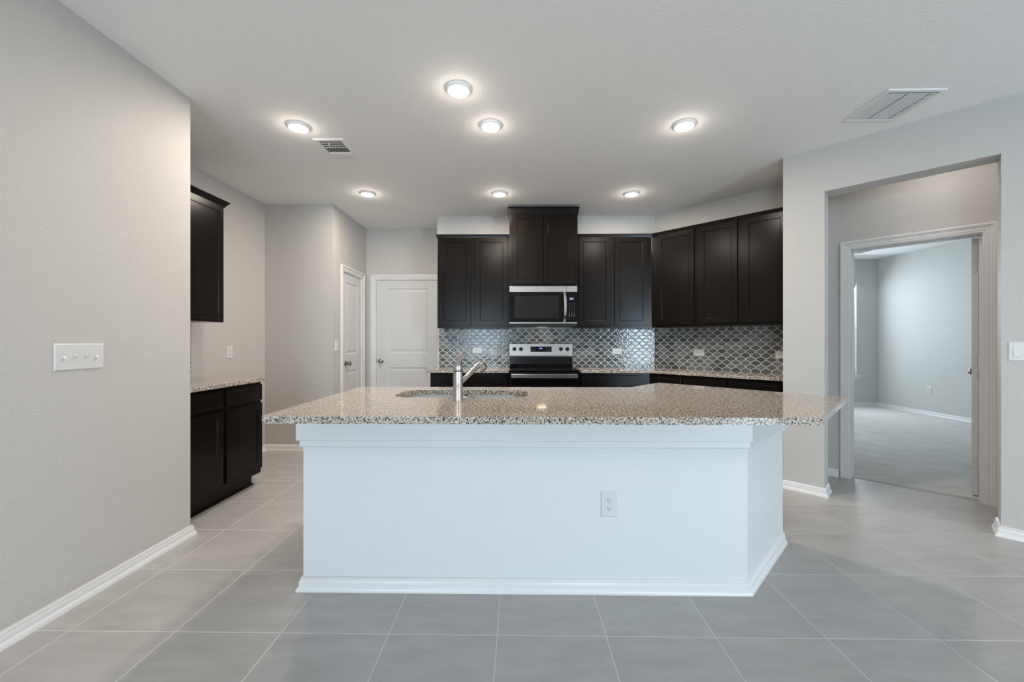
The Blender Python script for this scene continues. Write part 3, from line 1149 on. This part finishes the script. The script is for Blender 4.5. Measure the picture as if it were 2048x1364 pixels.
for s in (-1, 1):
    ob('handle_bracket', bx(s * 0.325 - 0.012, -0.052, 0.840, s * 0.325 + 0.012, -0.009, 0.862), BLACKP, od)
ob('oven_window', bx(-0.27, -0.0115, 0.36, 0.27, -0.0095, 0.70), plain('oven_window_glass', (0.012, 0.012, 0.013), 0.1), od)
ob('storage_drawer', bx(-0.374, -0.006, 0.045, 0.374, 0.019, 0.193), BLACKE, rg, bevel=0.004)

# ------------------------------------------------------------------ microwave
mw = thing('microwave', 'over-the-range microwave with black glass door and steel trim, mounted under the tall cabinet', 'microwave', (0.2845, 4.45, 0))
ob('body', bx(-0.377, 0.03, 1.385, 0.377, 0.398, 1.833), BLACKP, mw)
ob('door', bx(-0.378, 0.0, 1.429, 0.256, 0.029, 1.766), BLACKG, mw, bevel=0.002)
ob('window_frame', bx(-0.320, -0.0012, 1.475, 0.175, 0.0, 1.725), plain('microwave_mesh_glass', (0.010, 0.010, 0.010), 0.10), mw)
tb = ob('top_trim', bx(-0.378, -0.003, 1.7665, 0.2565, 0.029, 1.833), STEEL, mw, bevel=0.002)
ob('top_trim_end', bx(0.258, -0.003, 1.7665, 0.378, 0.029, 1.833), STEEL, mw, bevel=0.002)
text_mesh('logo', 'Whirlpool', 0.017, LOGO, tb, (0.0, -0.0034, 1.800), (PI / 2, 0, 0))
ob('bottom_trim', bx(-0.378, -0.003, 1.416, 0.378, 0.029, 1.4285), STEEL, mw)
ob('vent_lip', bx(-0.376, 0.004, 1.384, 0.376, 0.029, 1.4155), BLACKP, mw)
cpn = ob('control_panel', bx(0.258, 0.0, 1.429, 0.378, 0.029, 1.766), BLACKG, mw, bevel=0.002)
text_mesh('digits', '3:21', 0.030, WHITED, cpn, (0.316, -0.0006, 1.691), (PI / 2, 0, 0))
bm = bmesh.new()
for i in range(3):
    for j in range(8):
        w_ = 0.006 if j < 6 else 0.010
        box(bm, 0.290 + i * 0.027 - w_ / 2, -0.0008, 1.640 - j * 0.0205, 0.290 + i * 0.027 + w_ / 2, 0.0, 1.6425 - j * 0.0205 + (0.004 if j > 5 else 0))
ob('keypad_marks', bm, KEYS, cpn)
bm = bmesh.new()
HP = []
for i in range(15):
    f = i / 14
    z = 1.432 + f * 0.333
    y = -0.012 - 0.040 * math.sin(PI * f) ** 0.6
    x = 0.234 + 0.006 * (math.sin(PI * f))
    HP.append((x, y, z))
prev = None
for p in HP:
    ring = [bm.verts.new((p[0] - 0.017, p[1], p[2])), bm.verts.new((p[0] - 0.013, p[1] - 0.008, p[2])), bm.verts.new((p[0] + 0.013, p[1] - 0.008, p[2])),
            bm.verts.new((p[0] + 0.017, p[1], p[2])), bm.verts.new((p[0] + 0.013, p[1] + 0.008, p[2])), bm.verts.new((p[0] - 0.013, p[1] + 0.008, p[2]))]
    if prev:
        for a in range(6):
            bm.faces.new((prev[a], prev[(a + 1) % 6], ring[(a + 1) % 6], ring[a]))
    else:
        bm.faces.new(ring[::-1])
    prev = ring
bm.faces.new(prev)
ob('handle', bm, BRIGHTST, mw, smooth=True)
bm = bmesh.new()
box(bm, -0.06, 0.20, 1.380, 0.06, 0.26, 1.3845)
ob('cooktop_lamp', bm, plain('lamp_cover', (0.8, 0.75, 0.65), 0.5, emit=(1.0, 0.80, 0.58), es=0.3), mw)
ld = bpy.data.lights.new('cooktop_light', 'AREA')
ld.shape = 'RECTANGLE'
ld.size, ld.size_y = 0.10, 0.025
ld.energy = 0.14
ld.color = (1.0, 0.78, 0.55)
lo = bpy.data.objects.new('cooktop_light', ld)
C.objects.link(lo)
lo.parent = mw
lo.location = (0, 0.27, 1.376)

# ------------------------------------------------------------------ recessed ceiling lamps


def ceiling_lamp(label, x, y):
    t = thing('ceiling_lamp', label, 'ceiling light', (x, y, H), 0, 'round recessed lamps in the kitchen ceiling')
    bm = bmesh.new()
    lathe(bm, [(0.061, -0.015), (0.064, -0.0175), (0.068, -0.0165), (0.077, -0.005), (0.079, -0.0005), (0.060, -0.0005)], 48)
    ob('trim_ring', bm, RINGM, t, smooth=True)
    bm = bmesh.new()
    lathe(bm, [(0, -0.0165), (0.045, -0.016), (0.060, -0.0150), (0.0622, -0.013)], 48)
    ob('lens', bm, LENS, t, smooth=True)
    d = bpy.data.lights.new('lamp_light', 'AREA')
    d.shape = 'DISK'
    d.size = 0.12
    d.energy = LAMP_W
    d.color = LAMP_COL
    o = bpy.data.objects.new('lamp_light', d)
    C.objects.link(o)
    o.parent = t
    o.location = (0, 0, -0.022)
    d = bpy.data.lights.new('lamp_glow', 'POINT')
    d.energy = 0.8
    d.color = LAMP_COL
    d.shadow_soft_size = 0.03
    o = bpy.data.objects.new('lamp_glow', d)
    C.objects.link(o)
    o.parent = t
    o.location = (0, 0, -0.055)
    return t


ceiling_lamp('glowing round ceiling lamp nearest the camera, above the island sink', -0.358, 2.400)
ceiling_lamp('glowing round ceiling lamp in the middle of the front row, behind the nearest one', -0.192, 2.808)
ceiling_lamp('glowing round ceiling lamp beside the small slotted air vent, front row left', -1.555, 2.802)
ceiling_lamp('glowing round ceiling lamp at the right end of the front row', 1.171, 2.821)
ceiling_lamp('glowing round ceiling lamp at the left end of the back row', -1.549, 4.083)
ceiling_lamp('glowing round ceiling lamp in the back row, in front of the tall cabinet', -0.188, 4.103)
ceiling_lamp('glowing round ceiling lamp at the right end of the back row', 1.173, 4.123)

# ------------------------------------------------------------------ ceiling vents
sv = thing('ceiling_vent', 'small white slotted air vent with dark openings beside the left ceiling lamp', 'air vent', (-1.545, 2.972, H))
W_, D_ = 0.235, 0.293
ob('backing', bx(0.02, 0.02, -0.002, W_ - 0.02, D_ - 0.02, -0.0005), VENTD, sv)
bm = bmesh.new()
sweep(bm, [(0, 0), (W_, 0), (W_, D_), (0, D_)], [(0, -0.0005), (0, -0.004), (0.006, -0.009), (0.030, -0.009), (0.030, -0.0005)], 1, closed=True)
ob('frame', bm, VENTW, sv)
bm = bmesh.new()
for y in (0.062, 0.096, 0.128):
    box(bm, 0.03, y - 0.0045, -0.0060, W_ - 0.03, y + 0.0045, -0.0035)
ob('cross_louvers', bm, VENTW, sv)
bm = bmesh.new()
for i in range(8):
    x = 0.045 + i * 0.0205
    box(bm, x - 0.0022, 0.132, -0.0060, x + 0.0022, 0.215, -0.0035)
ob('straight_louvers', bm, VENTW, sv)
ob('curved_blade', bx(0.03, 0.212, -0.012, W_ - 0.03, D_ - 0.028, -0.0025), VENTW, sv, bevel=0.004)
bm = bmesh.new()
box(bm, 0.095, 0.055, -0.024, 0.099, 0.075, -0.008)
ob('damper_lever', bm, VENTW, sv)

rv = thing('return_air_grille', 'large white square air grille in the ceiling near the right wall', 'air vent', (2.240, 2.437, H))
W_, D_ = 0.352, 0.350
bm = bmesh.new()
sweep(bm, [(0, 0), (W_, 0), (W_, D_), (0, D_)], [(0, -0.0005), (0, -0.004), (0.004, -0.008), (0.022, -0.008), (0.022, -0.0005)], 1, closed=True)
ob('frame', bm, VENTW, rv)
ob('backing', bx(0.02, 0.02, -0.0022, W_ - 0.02, D_ - 0.02, -0.0005), VENTW, rv)
bm = bmesh.new()
for i in range(21):
    y = 0.035 + i * 0.0140
    a = [bm.verts.new(p) for p in ((0.02, y, -0.0075), (W_ - 0.02, y, -0.0075), (W_ - 0.02, y + 0.0130, -0.0055), (0.02, y + 0.0130, -0.0055))]
    c_ = [bm.verts.new(p) for p in ((0.02, y, -0.0085), (W_ - 0.02, y, -0.0085), (W_ - 0.02, y + 0.0130, -0.0065), (0.02, y + 0.0130, -0.0065))]
    bm.faces.new(a)
    bm.faces.new(c_[::-1])
    for k in range(4):
        bm.faces.new((a[k], a[(k + 1) % 4], c_[(k + 1) % 4], c_[k]))
ob('louvers', bm, VENTW, rv)
bm = bmesh.new()
bm.free()
for x in (0.150, 0.288):
    bm = bmesh.new()
    for i in range(20):
        y = 0.042 + i * 0.0140
        box(bm, x - 0.0035, y - 0.0022, -0.0092, x + 0.0035, y + 0.0022, -0.004)
    ob('slot_row', bm, VENTD, rv)

bv = thing('ceiling_vent', 'small grey air vent in the bedroom ceiling seen through the doorway', 'air vent', (5.86, 6.80, H))
ob('frame', bx(-0.15, -0.17, -0.010, 0.07, 0.2, -0.0005), VENTW, bv, bevel=0.004)
bm = bmesh.new()
for i in range(9):
    box(bm, -0.13, -0.150 + i * 0.036, -0.013, 0.05, -0.122 + i * 0.036, -0.0102)
ob('louvers', bm, plain('vent_grey', (0.30, 0.31, 0.32), 0.6), bv)

# ------------------------------------------------------------------ switch plates and outlets
def plate_bm(w, h, t=0.006):
    bm = bmesh.new()
    def loop(ix, y):
        return [bm.verts.new(p) for p in ((-w / 2 + ix, y, -h / 2 + ix), (w / 2 - ix, y, -h / 2 + ix), (w / 2 - ix, y, h / 2 - ix), (-w / 2 + ix, y, h / 2 - ix))]
    a, b, c_ = loop(0, -0.0003), loop(0.0, -t * 0.45), loop(0.005, -t)
    bm.faces.new(a[::-1])
    for p, q in ((a, b), (b, c_)):
        for i in range(4):
            bm.faces.new((p[i], p[(i + 1) % 4], q[(i + 1) % 4], q[i]))
    bm.faces.new(c_)
    return bm


def outlet(label, loc, rotz, horizontal=False, cat='outlet', group=None, w=0.073, h=0.117):
    t = thing('wall_outlet', label, cat, loc, (0, PI / 2 if horizontal else 0, rotz), group)
    ob('cover_plate', plate_bm(w, h), PLATE, t)
    for s in (-1, 1):
        bm = bmesh.new()
        n = 24
        pts = []
        for i in range(n):
            a = 2 * PI * i / n
            pts.append((0.0172 * math.cos(a), max(-0.0142, min(0.0142, 0.0172 * math.sin(a)))))
        a_ = [bm.verts.new((x, -0.0055, z + s * 0.0195)) for x, z in pts]
        b_2 = [bm.verts.new((x, -0.0078, z + s * 0.0195)) for x, z in pts]
        bm.faces.new(a_[::-1])
        bm.faces.new(b_2)
        for i in range(n):
            bm.faces.new((a_[i], a_[(i + 1) % n], b_2[(i + 1) % n], b_2[i]))
        rc = ob('receptacle', bm, PLATE, t)
        bm = bmesh.new()
        box(bm, -0.0075, -0.0082, s * 0.0195 + 0.000, -0.0052, -0.0078, s * 0.0195 + 0.008)
        box(bm, 0.0052, -0.0082, s * 0.0195 + 0.000, 0.0072, -0.0078, s * 0.0195 + 0.007)
        lathe(bm, [(0.0026, -0.0004), (0.0026, 0.0), (0, 0.0)], 12,
              Matrix.Translation((0, -0.0082, s * 0.0195 - 0.0065)) @ Matrix.Rotation(-PI / 2, 4, 'X'))
        box(bm, -0.0018, -0.0083, s * 0.0195 - 0.0085, 0.0018, -0.0078, s * 0.0195 - 0.0048)
        ob('slots', bm, SLOT, rc)
    bm = bmesh.new()
    lathe(bm, [(0, 0.0012), (0.002, 0.001), (0.0032, 0)], 12, Matrix.Translation((0, -0.006, 0)) @ Matrix.Rotation(PI / 2, 4, 'X'))
    ob('screw', bm, PLATE, t)
    return t


o1 = outlet('white two-socket outlet low on the front of the white island', (0.443, IYF, 0.427), 0, w=0.077, h=0.122)
ob('printed_mark', bx(0.022, -0.0064, 0.048, 0.029, -0.0060, 0.0505), GREYP, o1)
outlet('white sideways outlet on the tiles left of the range, behind the faucet', (-0.490, YK - 0.010, 1.108), 0, True)
outlet('white sideways outlet on the tiles right of the range, on the straight wall', (1.202, YK - 0.010, 1.096), 0, True)
nn = 0.010 * S2
outlet('white sideways outlet on the angled tiled wall, in plain view', (2.029 - nn, KD - 2.029 - nn, 1.090), -PI / 4, True)
outlet('white sideways outlet on the angled tiles, half cut off by the white wall end', (2.585 - nn, KD - 2.585 - nn, 1.086), -PI / 4, True)
outlet('white outlet on the beige wall above the worktop in the left recess', (XN, 3.857, 1.107), PI / 2)
outlet('white outlet low on the bedroom wall seen through the doorway', (6.70, 6.575, 0.424), -PI / 2)

# four-toggle switch
sw = thing('light_switch', 'wide white plate with four toggle switches on the near left wall', 'light switch', (XL, 1.838, 1.147), PI / 2)
ob('cover_plate', plate_bm(0.212, 0.122), PLATE, sw)
for i, up in enumerate((-1, 1, 1, -1)):
    x = -0.069 + i * 0.046
    ob('toggle_slot', bx(x - 0.0055, -0.0066, -0.0125, x + 0.0055, -0.006, 0.0125), PLATE, sw)
    bm = bmesh.new()
    a = [bm.verts.new(p) for p in ((x - 0.0045, -0.006, -0.006), (x + 0.0045, -0.006, -0.006), (x + 0.0045, -0.006, 0.006), (x - 0.0045, -0.006, 0.006))]
    dz = 0.008 * up
    b = [bm.verts.new(p) for p in ((x - 0.0035, -0.018, -0.0035 + dz), (x + 0.0035, -0.018, -0.0035 + dz), (x + 0.0035, -0.018, 0.0035 + dz), (x - 0.0035, -0.018, 0.0035 + dz))]
    bm.faces.new(a[::-1])
    bm.faces.new(b)
    for k in range(4):
        bm.faces.new((a[k], a[(k + 1) % 4], b[(k + 1) % 4], b[k]))
    ob('toggle', bm, TRIM, sw, bevel=0.001)
    for s in (-1, 1):
        bm = bmesh.new()
        lathe(bm, [(0, 0.0012), (0.002, 0.001), (0.0032, 0)], 12, Matrix.Translation((x, -0.006, s * 0.030)) @ Matrix.Rotation(PI / 2, 4, 'X'))
        ob('screw', bm, PLATE, sw)

s2 = thing('light_switch', 'narrow white single switch plate beside the pantry door', 'light switch', (XL, 4.481, 1.168), PI / 2)
ob('cover_plate', plate_bm(0.073, 0.120), PLATE, s2)
ob('toggle', bx(-0.004, -0.016, -0.002, 0.004, -0.006, 0.010), TRIM, s2)

rx, ry = dg_pt(KR, 0.612)
s3 = thing('light_switch', 'white rocker switch plate on the right wall at the picture edge', 'light switch', (rx, ry, 1.156), -PI / 4)
ob('cover_plate', plate_bm(0.119, 0.117), PLATE, s3)
for s in (-1, 1):
    ob('rocker_frame', bx(s * 0.023 - 0.0185, -0.0068, -0.035, s * 0.023 + 0.0185, -0.0058, 0.035), PLATE, s3)
    bm = bmesh.new()
    x = s * 0.023
    prof = [(-0.0068, -0.032), (-0.0105, -0.032), (-0.0085, 0.0), (-0.0072, 0.032), (-0.0068, 0.032)]
    a = [bm.verts.new((x - 0.0155, y, z)) for y, z in prof]
    b = [bm.verts.new((x + 0.0155, y, z)) for y, z in prof]
    bm.faces.new(a)
    bm.faces.new(b[::-1])
    for k in range(5):
        bm.faces.new((a[k], a[(k + 1) % 5], b[(k + 1) % 5], b[k]))
    ob('rocker', bm, PLATE, s3)
